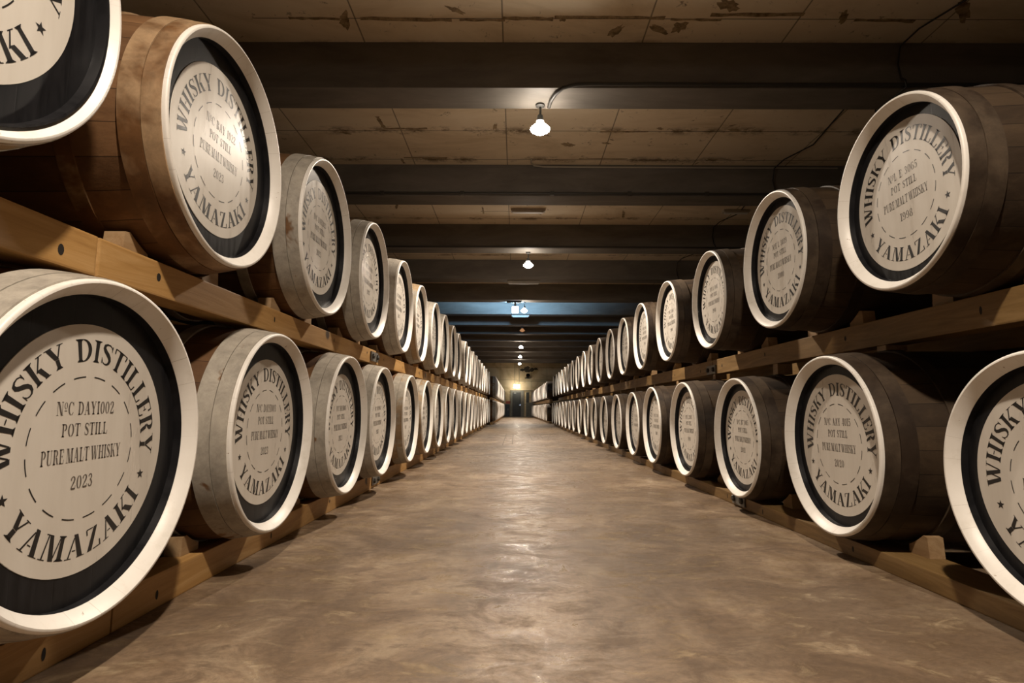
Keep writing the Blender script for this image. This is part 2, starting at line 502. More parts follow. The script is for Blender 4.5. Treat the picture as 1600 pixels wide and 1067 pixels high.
G['0'] = (0.66, bowl(0.33, 0.5, 0.30, 0.5, 98, 262, 0.16) + bowl(0.33, 0.5, 0.30, 0.5, -82, 82, 0.16))
G['1'] = (0.42, stem(0.22, 0.34) + dg(0.06, 0.80, 0.15, 0.96, 0.05))
G['2'] = (0.64, path([(0.09, 0.70, .13), (0.12, 0.85, .11), (0.22, 0.95, .06), (0.34, 0.97, .06), (0.46, 0.90, .13), (0.50, 0.76, .17), (0.44, 0.60, .16), (0.30, 0.40, .11), (0.14, 0.18, .08), (0.07, 0.05, .06)]) + rc(0.12, 0, 0.56, 0.13) + dg(0.56, 0.02, 0.59, 0.28, 0.06))
G['3'] = (0.62, path([(0.10, 0.78, .12), (0.16, 0.92, .08), (0.28, 0.97, .055), (0.41, 0.92, .13), (0.45, 0.77, .16), (0.38, 0.60, .10), (0.24, 0.54, .05)]) + path([(0.30, 0.52, .06), (0.44, 0.44, .13), (0.50, 0.27, .17), (0.43, 0.09, .13), (0.28, 0.03, .055), (0.14, 0.08, .08), (0.09, 0.22, .12)]))
G['4'] = (0.68, stem(0.46, 0.32) + dg(0.06, 0.28, 0.38, 0.96, 0.06) + rc(0.04, 0.25, 0.35, 0.30) + rc(0.57, 0.25, 0.66, 0.30))
G['5'] = (0.62, rc(0.12, 0.87, 0.54, 1) + rc(0.11, 0.52, 0.155, 0.98) + path([(0.14, 0.55, .05), (0.28, 0.63, .055), (0.42, 0.57, .12), (0.49, 0.35, .17), (0.43, 0.11, .13), (0.28, 0.03, .055), (0.14, 0.08, .08), (0.09, 0.20, .11)]))
G['6'] = (0.66, bowl(0.33, 0.5, 0.30, 0.5, 96, 264, 0.16) + bowl(0.33, 0.30, 0.30, 0.30, -84, 84, 0.15) + path([(0.36, 0.97, .05), (0.48, 0.93, .07), (0.55, 0.82, .10)]))
G['7'] = (0.60, rc(0.06, 0.87, 0.56, 1) + dg(0.22, 0.0, 0.52, 0.87, 0.14) + dg(0.06, 0.70, 0.07, 0.92, 0.05))
G['8'] = (0.64, bowl(0.32, 0.76, 0.24, 0.24, 98, 262, 0.11) + bowl(0.32, 0.76, 0.24, 0.24, -82, 82, 0.11) + bowl(0.32, 0.27, 0.29, 0.27, 98, 262, 0.15) + bowl(0.32, 0.27, 0.29, 0.27, -82, 82, 0.15))
G['9'] = (0.66, bowl(0.33, 0.5, 0.30, 0.5, -84, 84, 0.16) + bowl(0.33, 0.70, 0.30, 0.30, 96, 264, 0.15) + path([(0.30, 0.03, .05), (0.18, 0.07, .07), (0.11, 0.18, .10)]))
G['o'] = (0.44, [[(x * 0.5 + 0.02, 0.46 + y * 0.5) for x, y in p] for p in G['O'][1]] + rc(0.06, 0.30, 0.38, 0.35))
G[' '] = (0.42, [])
G['_'] = (0.16, [])

def run(text, gap=0.07):
    x, out = 0.0, []
    for ch in text:
        wd, polys = G[ch]
        out.append((x, wd, polys))
        x += wd + gap
    return out, x - gap

def ring_text(put, text, r_base, cap, a_mid, a_span, top=True):
    """cap letters round a circle; r_base is the radius of the letters' feet (top) or heads (bottom)."""
    lay, total = run(text, 0.06)
    span = math.radians(a_span)
    sx = span * (r_base + cap / 2) / total           # metres per unit across
    for x, wd, polys in lay:
        for poly in polys:
            q = []
            for px, py in poly:
                u = (x + px - total / 2) * sx / (r_base + cap / 2)
                if top:
                    a, r = math.radians(a_mid) - u, r_base + py * cap
                else:
                    a, r = math.radians(a_mid) + u, r_base + cap - py * cap
                q.append((r * math.cos(a), r * math.sin(a)))
            put(q)

def line_text(put, text, cx, cy, h, width):
    lay, total = run(text)
    sx = width / total
    for x, wd, polys in lay:
        for poly in polys:
            put([(cx + (x + px - total / 2) * sx, cy + (py - 0.5) * h) for px, py in poly])

LR_ = 0.308                       # radius of the painted white disc
def ring_lettering_mesh():
    bm = bmesh.new()
    def put(q):
        flat(bm, [(0, y, z) for y, z in q])
    ring_text(put, 'WHISKY DISTILLERY', LR_ * 0.695, LR_ * 0.185, 90, 198, True)
    ring_text(put, 'YAMAZAKI', LR_ * 0.690, LR_ * 0.185, 270, 112, False)
    for a in (203, -23):
        c = (LR_ * 0.79 * math.cos(math.radians(a)), LR_ * 0.79 * math.sin(math.radians(a)))
        pts = []
        for k in range(10):
            r = LR_ * (0.048 if k % 2 == 0 else 0.020)
            t = PI / 2 + 2 * PI * k / 10
            pts.append((c[0] + r * math.cos(t), c[1] + r * math.sin(t)))
        for k in range(10):
            put([c, pts[k], pts[(k + 1) % 10]])
    # broken circle round the inscription
    for k in range(16):
        a0 = math.radians(k * 22.5 + 4)
        a1 = math.radians(k * 22.5 + 17)
        for j in range(4):
            p = []
            for a in (a0 + (a1 - a0) * j / 4, a0 + (a1 - a0) * (j + 1) / 4):
                p.append(((LR_ * 0.565 * math.cos(a), LR_ * 0.565 * math.sin(a)), (LR_ * 0.575 * math.cos(a), LR_ * 0.575 * math.sin(a))))
            put([p[0][0], p[1][0], p[1][1], p[0][1]])
    return finish(bm, 'ring_lettering', [M['ink']])

def inscription_mesh(serial, year):
    bm = bmesh.new()
    def put(q):
        flat(bm, [(0, y, z) for y, z in q])
    line_text(put, serial, 0, LR_ * 0.315, LR_ * 0.105, LR_ * min(0.68, 0.052 * len(serial) + 0.06))
    line_text(put, 'POT STILL', 0, LR_ * 0.145, LR_ * 0.100, LR_ * 0.50)
    line_text(put, 'PURE_MALT_WHISKY', 0, LR_ * -0.055, LR_ * 0.112, LR_ * 0.86)
    line_text(put, year, 0, LR_ * -0.275, LR_ * 0.105, LR_ * 0.24)
    return finish(bm, 'inscription', [M['ink_soft']])

LETTER_ME = ring_lettering_mesh()

# ------------------------------------------------------------------ barrels
# local frame: head in the plane x = 0 facing +X, barrel running to -X
def cask_meshes(tagname, Rh, Rb, L):
    def rad(s):
        return Rb - (Rb - Rh) * abs((s / L - 0.5) * 2) ** 2.2
    d = {}
    bm = bmesh.new()
    prof = [(-0.012, Rh - 0.012)] + [(-(0.012 + (L - 0.024) * i / 26), rad(0.012 + (L - 0.024) * i / 26) - 0.004) for i in range(27)] + [(-L, Rh - 0.03), (-L + 0.05, Rh - 0.03), (-L + 0.05, 0)]
    lathe(bm, prof, 96)
    d['body'] = finish(bm, tagname + '_staves', [M['stave_l']], 35)
    bm = bmesh.new()
    Ri = Rh - 0.037
    lathe(bm, [(-0.036, Ri - 0.001), (-0.032, Ri), (-0.010, Rh - 0.020), (-0.002, Rh - 0.0125), (0.0, Rh - 0.0105), (0.0, Rh - 0.006), (-0.002, Rh - 0.002), (-0.006, Rh), (-0.016, Rh), (-0.016, Rh - 0.012)], 112)
    d['chime'] = finish(bm, tagname + '_chime', [M['paint']], 40)
    bm = bmesh.new()
    lathe(bm, [(-0.033, Ri + 0.006), (-0.0345, Ri + 0.0005), (-0.060, Ri - 0.002), (-0.060, 0.0)], 96)
    d['head'] = finish(bm, tagname + '_head', [M['head']], 40)
    bm = bmesh.new()
    lathe(bm, [(-0.060, LR_ + 0.0005), (-0.0582, LR_), (-0.0582, 0.0)], 96)
    d['label'] = finish(bm, tagname + '_label', [M['label']], 40)
    def hoop(s0, s1, t):
        b = bmesh.new()
        pr = [(-s0, rad(s0) - 0.006), (-s0, rad(s0) + t)]
        for i in range(1, 5):
            s = s0 + (s1 - s0) * i / 4
            pr.append((-s, rad(s) + t))
        pr.append((-s1, rad(s1) - 0.006))
        lathe(b, pr, 96)
        return finish(b, tagname + '_hoop', [M['hoop_pale']], 40)
    d['hoops'] = [hoop(0.016, 0.070, 0.002), hoop(0.072, 0.135, 0.0035), hoop(0.27, 0.32, 0.003),
                  hoop(L - 0.32, L - 0.27, 0.003), hoop(L - 0.135, L - 0.072, 0.0035), hoop(L - 0.070, L - 0.012, 0.002)]
    # joined mesh for casks whose parts the photograph cannot resolve
    bm = bmesh.new()
    lathe(bm, prof, 48, mi=0)
    lathe(bm, [(-0.034, Ri), (-0.031, Ri), (-0.002, Rh - 0.0125), (0.0, Rh - 0.0105), (0.0, Rh - 0.006), (-0.006, Rh), (-0.016, Rh)], 48, mi=1)
    lathe(bm, [(-0.033, Ri + 0.002), (-0.060, Ri), (-0.060, 0)], 48, mi=2)
    lathe(bm, [(-0.0585, LR_), (-0.0585, 0)], 48, mi=3)
    lathe(bm, [(-0.016, rad(0.016) - 0.006), (-0.016, rad(0.016) + 0.002), (-0.135, rad(0.135) + 0.003), (-0.135, rad(0.135) - 0.006)], 48, mi=4)
    d['far'] = finish(bm, tagname + '_far', [M['stave_l'], M['paint'], M['head'], M['label'], M['hoop_pale']], 40)
    d['Rb'] = Rb
    d['rad'] = rad
    d['Rh'] = Rh
    return d

CK = {'L': cask_meshes('butt', 0.420, 0.462, 1.06), 'R': cask_meshes('hogshead', 0.390, 0.416, 1.02)}

ORD = ['first', 'second', 'third', 'fourth', 'fifth', 'sixth', 'seventh', 'eighth', 'ninth', 'tenth', 'eleventh', 'twelfth', 'thirteenth',
       'fourteenth', 'fifteenth', 'sixteenth', 'seventeenth', 'eighteenth', 'nineteenth', 'twentieth']

def setmat(o, m, slot=0):
    o.material_slots[slot].link = 'OBJECT'
    o.material_slots[slot].material = m

def make_cask(side, x, y, zc, size, tilt, stave, hoop, serial, year, label, group, full):
    k = CK[side]
    root = link('barrel', None, None, (x, y, zc - k['Rh'] - (k['Rb'] - k['Rh']) * size), (0, 0, 0 if side == 'L' else PI))
    root.scale = (size, size, size)
    tag(root, label, 'barrel', group)
    up = (0, 0, k['Rb'])
    hd = (0.022, 0, k['Rb']) if (side == 'L' and 'first from the front, upper' in label) else up
    rt = (tilt, 0, 0)
    b = link('staves', k['body'], root, up, rt)
    setmat(b, M[stave])
    link('chime', k['chime'], root, up, rt)
    link('head', k['head'], root, hd, rt)
    lb = link('painted_label', k['label'], root, hd, rt)
    link('lettering', LETTER_ME, lb, (-0.0576, 0, 0))
    if serial:
        link('inscription', inscription_mesh(serial, year), lb, (-0.0576, 0, 0))
    for i, hm in enumerate(k['hoops'] if full else k['hoops'][:3]):
        h = link('hoop', hm, root, up, rt)
        setmat(h, M[hoop])
    return root

def faceL(y):
    return -1.0248 + 0.003 * max(0.0, y - 6.0)
S = 0.929
AR = 1.567 * S

UL = [0.954, 1.995, 3.065, 4.129, 5.211, 6.269, 7.319, 8.267]
for e in [9.46, 10.49, 11.8, 12.87, 14.02, 15.17, 16.55, 17.9, 19.07, 20.53, 22.3]:
    r = 1.0248 / (e + 0.42)
    UL.append((1.0428 - 0.42 * r) / (r + 0.003))
LL = [1.458, 2.511, 3.592, 4.579, 5.702] + [0.5 * (UL[i] + UL[i + 1]) for i in range(5, 18)] + [UL[18] + 0.5]
UR = [v * S for v in [1.19, 2.336, 3.481, 4.688, 5.98, 7.252, 8.452, 9.663, 10.89, 12.15, 13.45, 14.75, 16.08, 17.34, 18.61, 19.9, 21.18, 22.51, 24.0]]
LRY = [v * S for v in [1.756, 2.961, 4.184, 5.478, 6.729, 7.839, 9.103, 10.39, 11.67, 13.0, 14.31, 15.7, 16.95, 18.2, 19.5, 20.85, 22.2, 23.45, 24.75]]
SIZE = {('L', 'u', 0): 1.025, ('L', 'u', 1): 0.985, ('R', 'u', 1): 0.955, ('R', 'u', 3): 0.955, ('R', 'l', 0): 0.955, ('R', 'l', 1): 1.06, ('R', 'l', 3): 1.035, ('R', 'l', 4): 1.035}
ZLL, ZLU = -0.1024 + H0, 0.921 + H0
ZRL, ZRU = -0.1936 * S + H0, 0.9189 * S + H0

hoopsL = {('u', 0): 'hoop_tan', ('u', 1): 'hoop_rust', ('u', 2): 'hoop_pale', ('u', 3): 'hoop_pale', ('u', 4): 'hoop_pale', ('u', 5): 'hoop_tan',
          ('l', 0): 'hoop_pale', ('l', 1): 'hoop_pale', ('l', 2): 'hoop_pale', ('l', 3): 'hoop_pale', ('l', 4): 'hoop_tan', ('l', 5): 'hoop_tan'}
serials = {('L', 'u', 0): ('NoC BAY 1001', '2023'), ('L', 'u', 1): ('NoC BAY 1022', '2023'), ('L', 'u', 2): ('NoC DAY1023', '2023'), ('L', 'u', 3): ('NoC DAY1024', '2023'),
           ('L', 'l', 0): ('NoC DAY1002', '2023'), ('L', 'l', 1): ('NoC DAY1003', '2023'), ('L', 'l', 2): ('NoC DAY1004', '2023'),
           ('R', 'u', 1): ('NoL E 3065', '1998'), ('R', 'u', 2): ('NoE L 3039', '2000'), ('R', 'u', 3): ('NoE L 3041', '1998'),
           ('R', 'l', 1): ('NoC AAY 4015', '2020'), ('R', 'l', 2): ('NoC BT 1015', '2021'), ('R', 'l', 0): ('NoC AAY 4014', '2020')}
rng = random.Random(3)
TILT = {('L', 'u', 0): 0.0, ('L', 'u', 1): 0.0, ('L', 'u', 2): 0.0, ('L', 'l', 0): 0.02, ('L', 'l', 1): 0.0, ('L', 'l', 2): 0.03, ('R', 'u', 1): 0.04, ('R', 'u', 2): 0.0, ('R', 'l', 1): 0.0, ('R', 'l', 0): 0.0}
for side, tier, ys, zc in (('L', 'u', UL, ZLU), ('L', 'l', LL, ZLL), ('R', 'u', UR, ZRU), ('R', 'l', LRY, ZRL)):
    for i, y in enumerate(ys):
        x = faceL(y) if side == 'L' else AR
        x += rng.uniform(-0.008, 0.008) if i > 2 else 0
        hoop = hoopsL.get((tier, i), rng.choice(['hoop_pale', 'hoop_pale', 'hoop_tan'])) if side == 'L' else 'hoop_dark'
        sn = serials.get((side, tier, i))
        if sn is None and i < 11:
            sn = ('NoC DAY10%02d' % (2 + i), '2023') if side == 'L' else ('NoE L 30%02d' % (40 + i), '1998' if i % 2 else '2000')
        tilt = TILT.get((side, tier, i), rng.uniform(-0.04, 0.04))
        look = {'hoop_pale': 'brown cask with pale grey hoops', 'hoop_rust': 'brown cask with rusty tan hoops', 'hoop_tan': 'brown cask with patchy tan hoops', 'hoop_dark': 'dark brown cask'}[hoop]
        row = '%s %s row' % ('upper' if tier == 'u' else 'lower', 'left' if side == 'L' else 'right')
        if sn and (side, tier, i) in serials and not (side == 'R' and i == 0):
            lab = '%s dated %s, %s from the front, %s' % (look, sn[1], ORD[i], row)
        else:
            lab = '%s, %s from the front, %s' % (look, ORD[i], row)
        k_ = SIZE.get((side, tier, i), 1.0)
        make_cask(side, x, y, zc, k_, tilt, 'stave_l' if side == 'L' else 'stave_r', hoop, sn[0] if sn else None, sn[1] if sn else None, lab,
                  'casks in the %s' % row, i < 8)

# the second stretch of casks beyond the cross aisle
FARL = [24.6 + 1.09 * i for i in range(20)]
FARR = [26.9 + 1.09 * i for i in range(18)]
for side, ys in (('L', FARL), ('R', FARR)):
    k = CK[side]
    for tier, zc in (('upper', ZLU if side == 'L' else ZRU), ('lower', ZLL if side == 'L' else ZRL)):
        for i, y in enumerate(ys):
            t = (y - ys[0]) / (ys[-1] - ys[0])
            x = -0.84 if side == 'L' else (1.43 - 0.18 * t)
            o = link('barrel', k['far'], None, (x, y, zc), (0, 0, 0 if side == 'L' else PI))
            setmat(o, M['stave_l' if side == 'L' else 'stave_r'], 0)
            setmat(o, M['hoop_pale' if side == 'L' else 'hoop_dark'], 4)
            sd = 'left' if side == 'L' else 'right'
            tag(o, 'distant white-headed cask, %s past the cross aisle in the %s %s row' % (ORD[i], tier, sd), 'barrel', 'far casks in the %s %s row' % (tier, sd))

# ------------------------------------------------------------------ timber runners and chocks
def runner_mesh(L, wd, hg, seed, mat):
    bm = bmesh.new()
    box(bm, -wd / 2, wd / 2, 0, L, 0, hg, 0, 0.006)
    r = random.Random(seed)
    for k in range(4):                                  # bolt holes on the aisle face
        cy, cz = L * (0.06 + 0.28 * k) + r.uniform(0.02, 0.15), hg * r.uniform(0.35, 0.7)
        a, b = r.uniform(0.006, 0.011), r.uniform(0.010, 0.018)
        for sx in (-1, 1):
            flat(bm, [(sx * (wd / 2 + 0.0006), cy + a * math.cos(t * PI / 6), cz + b * math.sin(t * PI / 6)) for t in range(12)], 1)
    return finish(bm, 'runner', [mat, M['hole']])

def runners(side, tier, xf, z0, z1, y0, joints, mat, sd, wd=0.115):
    """a line of squared timbers lying along the hall under one tier; xf(y) gives the aisle face."""
    row = '%s %s row' % (tier, 'left' if side == 'L' else 'right')
    a = y0
    for i, b in enumerate(joints):
        L = b - a - 0.006
        x0, x1 = xf(a), xf(b)
        s = -1 if side == 'L' else 1
        o = link('timber_runner', runner_mesh(L, wd, z1 - z0, sd + i, mat), None, (x0 + s * wd / 2, a, z0), (0, 0, -math.atan2(x1 - x0, L)))
        tag(o, 'squared timber under the %s of casks, %s length from the front' % (row, ORD[i]), 'timber', 'timbers under the %s' % row)
        a = b

WD = 0.115
def seat(side, zc, d0, wd=WD):   # height at which a cask meets a timber spanning that depth behind its head
    return zc - CK[side]['rad'](d0 + wd) - 0.003
ZUT_L, ZLT_L = seat('L', ZLU, 0.135), seat('L', ZLL, 0.180)
ZUT_R, ZLT_R = seat('R', ZRU, 0.290), seat('R', ZRL, 0.11, 0.19) - 0.004
print('tops', ZUT_L - H0, ZLT_L - H0, ZUT_R - H0, ZLT_R - H0)
JL = [1.55, 4.75, 7.95, 11.15, 14.35, 17.55, 20.2, 22.6]
xl_low = lambda y: faceL(y) - 0.180
xl_up = lambda y: faceL(y) - 0.135
xr_low = lambda y: AR + 0.11
xr_up = lambda y: AR + 0.290
runners('L', 'upper', xl_up, 0.354 + H0, ZUT_L, -1.2, JL, M['timber'], 10)
runners('L', 'lower', xl_low, 0.0, ZLT_L, -1.2, [v + 0.25 for v in JL], M['timber'], 30)
JR = [1.9, 5.1, 8.3, 11.5, 14.7, 17.9, 20.2, 23.6]
runners('R', 'upper', xr_up, 0.310 + H0, ZUT_R, 0.3, JR, M['timber_shaded'], 50)
runners('R', 'lower', xr_low, 0.0, ZLT_R, 0.3, [v - 1.0 for v in JR[1:]] + [23.6], M['timber_shaded'], 70, 0.19)
def long_timber(nm, L, hg, loc, rz, mat, label, grp):
    bm = bmesh.new()
    box(bm, -0.0575, 0.0575, 0, L, 0, hg, 0, 0.006)
    o = link('timber_runner', finish(bm, nm, [mat]), None, loc, (0, 0, rz))
    tag(o, label, 'timber', grp)
for side in 'LR':
    sd = 'left' if side == 'L' else 'right'
    mt = M['timber' if side == 'L' else 'timber_shaded']
    zu, zl = (ZLU, ZLL) if side == 'L' else (ZRU, ZRL)
    rad, Ln, s = CK[side]['rad'], (1.06 if side == 'L' else 1.02), (-1 if side == 'L' else 1)
    for tier, zc, d0 in (('upper', zu, 0.20), ('lower', zl, 0.17)):
        top = zc - max(rad(d0 - 0.0575), rad(d0 + 0.0575)) - 0.015
        bot = 0.0 if tier == 'lower' else zl + rad(d0 + 0.0575) + (0.004 if side == 'L' else 0.049)
        if side == 'L':
            long_timber('far_runner', 21.6, top - bot, (-0.84 - d0, 24.1, bot), 0, mt, 'far timber under the %s left casks past the cross aisle' % tier, 'far timbers')
        else:
            long_timber('far_runner', 19.6, top - bot, (1.43 + d0, 26.4, bot), math.atan2(0.18, 18.5), mt, 'far timber under the %s right casks past the cross aisle' % tier, 'far timbers')
        # unseen rear support of the near stretch, added to block lit floor behind
        dr = Ln - d0
        ln = 22.9
        y0 = 0.2
        if side == 'L':
            long_timber('rear_runner', ln, top - bot, (faceL(0) - dr, y0, bot), -math.atan2(0.035, ln), mt, 'rear timber under the back ends of the %s left row' % tier, 'rear timbers')
        else:
            long_timber('rear_runner', ln, top - bot, (AR + dr, y0, bot), 0, mt, 'rear timber under the back ends of the %s right row' % tier, 'rear timbers')

def chock_mesh(Rc, hz, gap, wd=0.065):
    """wedge on a runner whose inner face follows a cask of radius Rc with its axis hz above the runner; nearest corner gap from the axis"""
    bm = bmesh.new()
    prof = []
    n = 6
    y0 = gap
    y1 = gap + 0.09
    prof.append((y1 + 0.030, 0.0))
    prof.append((y0, 0.0))
    for i in range(n + 1):
        y = y0 + (y1 - y0) * i / n
        prof.append((y, max(0.004, hz - math.sqrt(max(Rc * Rc - y * y, 0.0001)) - 0.004)))
    prof.append((y1 + 0.024, prof[-1][1] - 0.004))
    A = [bm.verts.new((0, y, z)) for y, z in prof]
    B = [bm.verts.new((wd, y, z)) for y, z in prof]
    bm.faces.new(A)
    bm.faces.new(B[::-1])
    for i in range(len(prof)):
        j = (i + 1) % len(prof)
        bm.faces.new((A[i], B[i], B[j], A[j]))
    return finish(bm, 'chock', [M['chock']])

for side, tier, ys, zc, ztop, xf in (('L', 'upper', UL, ZLU, ZUT_L, xl_up), ('L', 'lower', LL, ZLL, ZLT_L, xl_low),
                                     ('R', 'upper', UR, ZRU, ZUT_R, xr_up), ('R', 'lower', LRY, ZRL, ZLT_R, xr_low)):
    k = CK[side]
    dpt = {('L', 'upper'): 0.25, ('L', 'lower'): 0.29, ('R', 'upper'): 0.40, ('R', 'lower'): 0.295}[(side, tier)]
    Rc = k['rad'](dpt) + 0.004
    me = chock_mesh(Rc, zc - ztop, 0.165)
    row = '%s %s row' % (tier, 'left' if side == 'L' else 'right')
    for i, y in enumerate(ys):
        for s, nm in ((-1, 'near'), (1, 'far')):
            if s > 0 and i > 5 or i > 13:
                continue
            x = xf(y) - (0.113 if side == 'L' else -0.048 if tier == 'upper' else -0.122)
            kz = SIZE.get((side, tier[0], i), 1.0)
            o = link('chock', me, None, (x, y + s * max(0.0, kz - 1) * 0.5, ztop + 0.0005), (0, 0, 0))
            o.scale = (1, s, 1)
            tag(o, 'wooden chock on the %s side of the %s cask in the %s' % (nm, ORD[i], row), 'chock', 'chocks in the %s' % row)

# spacer blocks between the right lower casks and the timber above them
for i, y in enumerate(LRY[:8]):
    bm = bmesh.new()
    kk = SIZE.get(('R', 'l', i), 1.0)
    zt = ZRL + (kk - 1) * 0.39 + CK['R']['rad'](0.35 / kk) * kk + 0.002
    box(bm, -0.05, 0.05, -0.035, 0.035, 0, 0.310 + H0 - zt - 0.001, 0, 0.004)
    o = link('spacer_block', finish(bm, 'spacer', [M['chock']]), None, (AR + 0.345, y, zt))
    tag(o, 'small wood block on top of the %s cask in the lower right row' % ORD[i], 'block', 'spacer blocks on the lower right casks')

# steel joint plates on the timbers
def plate(x, y, z, s, label):
    bm = bmesh.new()
    box(bm, 0, s * 0.012, -0.11, 0.11, -0.038, 0.038, 0, 0.003)
    o = link('joint_plate', finish(bm, 'plate', [M['steel']]), None, (x, y, z))
    tag(o, label, 'bracket', 'steel joint plates')
    for dy in (-0.07, 0.07):
        bm = bmesh.new()
        lathe(bm, [(0.0, 0.022), (0.012, 0.022), (0.018, 0.015), (0.018, 0)], 6)
        link('bolt', finish(bm, 'bolt', [M['pipe']]), o, (s * 0.012, dy, 0), (0, 0, 0 if s > 0 else PI))
plate(xl_up(4.65), 4.66, 0.409 + H0, 1, 'steel plate bolted over a joint of the upper left timber')
plate(xl_low(5.0), 5.02, 0.062, 1, 'steel plate bolted over a joint of the lower left timber')
plate(AR + 0.11, 4.12, 0.053, -1, 'steel plate bolted on the lower right timber')
plate(AR + 0.290, 5.12, 0.350 + H0, -1, 'steel plate bolted over a joint of the upper right timber')

# ------------------------------------------------------------------ room shell
XW0, XW1, YW0, YW1 = -4.8, 5.6, -8.0, 48.2
def slab(name, x0, x1, y0, y1, z0, z1, m):
    bm = bmesh.new()
    box(bm, x0, x1, y0, y1, z0, z1)
    return bm
def struct(name, bm, mats, loc=(0, 0, 0)):
    o = link(name, finish(bm, name, mats), None, loc)
    o['kind'] = 'structure'
    return o
bm = slab('floor', XW0, XW1, YW0, YW1, -0.15, 0, None)
def strip(bm, p, q, wd, z, mi):
    p, q = Vector(p), Vector(q)
    d = (q - p).normalized() * 1.0
    nrm = Vector((-d.y, d.x)) * wd / 2
    flat(bm, [(p.x + nrm.x, p.y + nrm.y, z), (q.x + nrm.x, q.y + nrm.y, z), (q.x - nrm.x, q.y - nrm.y, z), (p.x - nrm.x, p.y - nrm.y, z)], mi)
for x0, x1, ya, yb in ((-0.24, -0.06, 10.6, 15.2), (0.36, 0.62, 12.6, 15.4)):          # faint scars of old rails
    strip(bm, (x0, ya), (x0, yb), 0.018, 0.0008, 1)
    strip(bm, (x1, ya + 0.4), (x1, yb), 0.018, 0.0008, 1)
    strip(bm, (x0, yb), (x1, yb), 0.05, 0.0008, 1)
struct('floor', bm, [M['floor'], M['chalk']])

bm = slab('ceiling', XW0, XW1, YW0, YW1, CEIL, CEIL + 0.2, None)
def cpt(px, py, dz):             # where a line of sight in the picture meets the ceiling
    return None
def smear(x, y, sx, sy, rot, seed, mi=1, n=18):
    r = random.Random(seed)
    c, s = math.cos(rot), math.sin(rot)
    ring = []
    for k in range(n):
        t = 2 * PI * k / n
        q = 1 + r.uniform(-0.35, 0.35)
        u, v = sx * q * math.cos(t), sy * q * math.sin(t)
        ring.append((x + u * c - v * s, y + u * s + v * c, CEIL - 0.0012))
    flat(bm, ring, mi)
def bar(x, y, ln, wd, rot, seed):
    r = random.Random(seed)
    c, s = math.cos(rot), math.sin(rot)
    top, bot = [], []
    for k in range(9):
        u = ln * (k / 8 - 0.5)
        top.append((u, wd * (0.5 + r.uniform(-0.2, 0.25))))
        bot.append((u, -wd * (0.5 + r.uniform(-0.2, 0.25))))
    flat(bm, [(x + u * c - v * s, y + u * s + v * c, CEIL - 0.0014) for u, v in top + bot[::-1]], 1)
# nearest full bay (between the two nearest beams), read off the photograph
# read off the photograph: bay between the two nearest beams
bar(-1.53, 7.48, 0.60, 0.045, 0.0, 1); bar(-1.83, 7.30, 0.30, 0.045, 1.5, 2)
bar(-1.40, 8.40, 0.66, 0.040, 0.0, 3); bar(-1.77, 8.52, 0.18, 0.035, 1.5, 4)
bar(1.48, 7.55, 0.66, 0.030, 0.0, 5); bar(1.32, 8.42, 0.74, 0.026, 0.0, 6)
bar(-0.30, 7.42, 0.05, 0.16, 0.1, 7); smear(1.29, 7.90, 0.075, 0.03, 0.2, 8); smear(2.98, 7.50, 0.11, 0.035, 0.3, 9)
bar(3.1, 8.42, 0.35, 0.025, 0, 10)
# bay in front of the nearest beam
bar(0.90, 5.22, 1.08, 0.04, 0.01, 11); bar(2.32, 5.18, 0.90, 0.05, 0.0, 12); smear(-1.71, 5.27, 0.05, 0.14, 0.3, 13); smear(0.44, 5.24, 0.035, 0.04, 0, 14)
smear(3.17, 5.22, 0.04, 0.10, -0.4, 16); smear(4.25, 5.12, 0.05, 0.20, -0.7, 17)
strip(bm, (-2.6, 5.235), (5.2, 5.245), 0.008, CEIL - 0.0011, 2)
for q, (bx, bl) in enumerate(((-2.0, 0.5), (-1.1, 0.9), (-0.35, 0.45), (0.1, 0.5), (1.75, 0.5), (3.6, 0.6))):
    bar(bx, 5.24 + 0.01 * (q % 3), bl, 0.035 + 0.012 * (q % 2), 0.02, 40 + q)
for q, (bx, by, ba, bb) in enumerate(((1.0, 5.42, 0.05, 0.10), (1.42, 5.40, 0.13, 0.04), (1.62, 5.36, 0.06, 0.09), (-0.6, 5.12, 0.10, 0.03), (2.0, 5.05, 0.12, 0.06), (1.95, 7.46, 0.05, 0.03), (0.75, 7.95, 0.10, 0.06), (-2.4, 7.6, 0.09, 0.03))):
    smear(bx, by, ba, bb, 0.5, 60 + q)
# farther bays
bar(-0.65, 10.75, 0.03, 0.32, 0, 20); bar(2.1, 10.95, 0.05, 0.40, -0.15, 21); bar(-2.27, 10.5, 0.05, 0.28, 0.3, 22); bar(-0.4, 10.8, 0.6, 0.022, 0, 23)
struct('ceiling', bm, [M['ceiling'], M['stain'], M['cable']])

for y in BEAM_Y:
    bm = bmesh.new()
    box(bm, XW0, XW1, 0, 0.42, BZ, CEIL, 0, 0.01)
    struct('ceiling_beam', bm, [M['beam']], (0, y, 0))
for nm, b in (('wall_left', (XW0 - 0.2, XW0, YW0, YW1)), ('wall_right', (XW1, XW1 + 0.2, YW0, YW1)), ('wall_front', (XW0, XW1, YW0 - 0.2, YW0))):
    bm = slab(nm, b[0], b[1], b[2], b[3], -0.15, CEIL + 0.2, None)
    struct(nm, bm, [M['sidewall']])

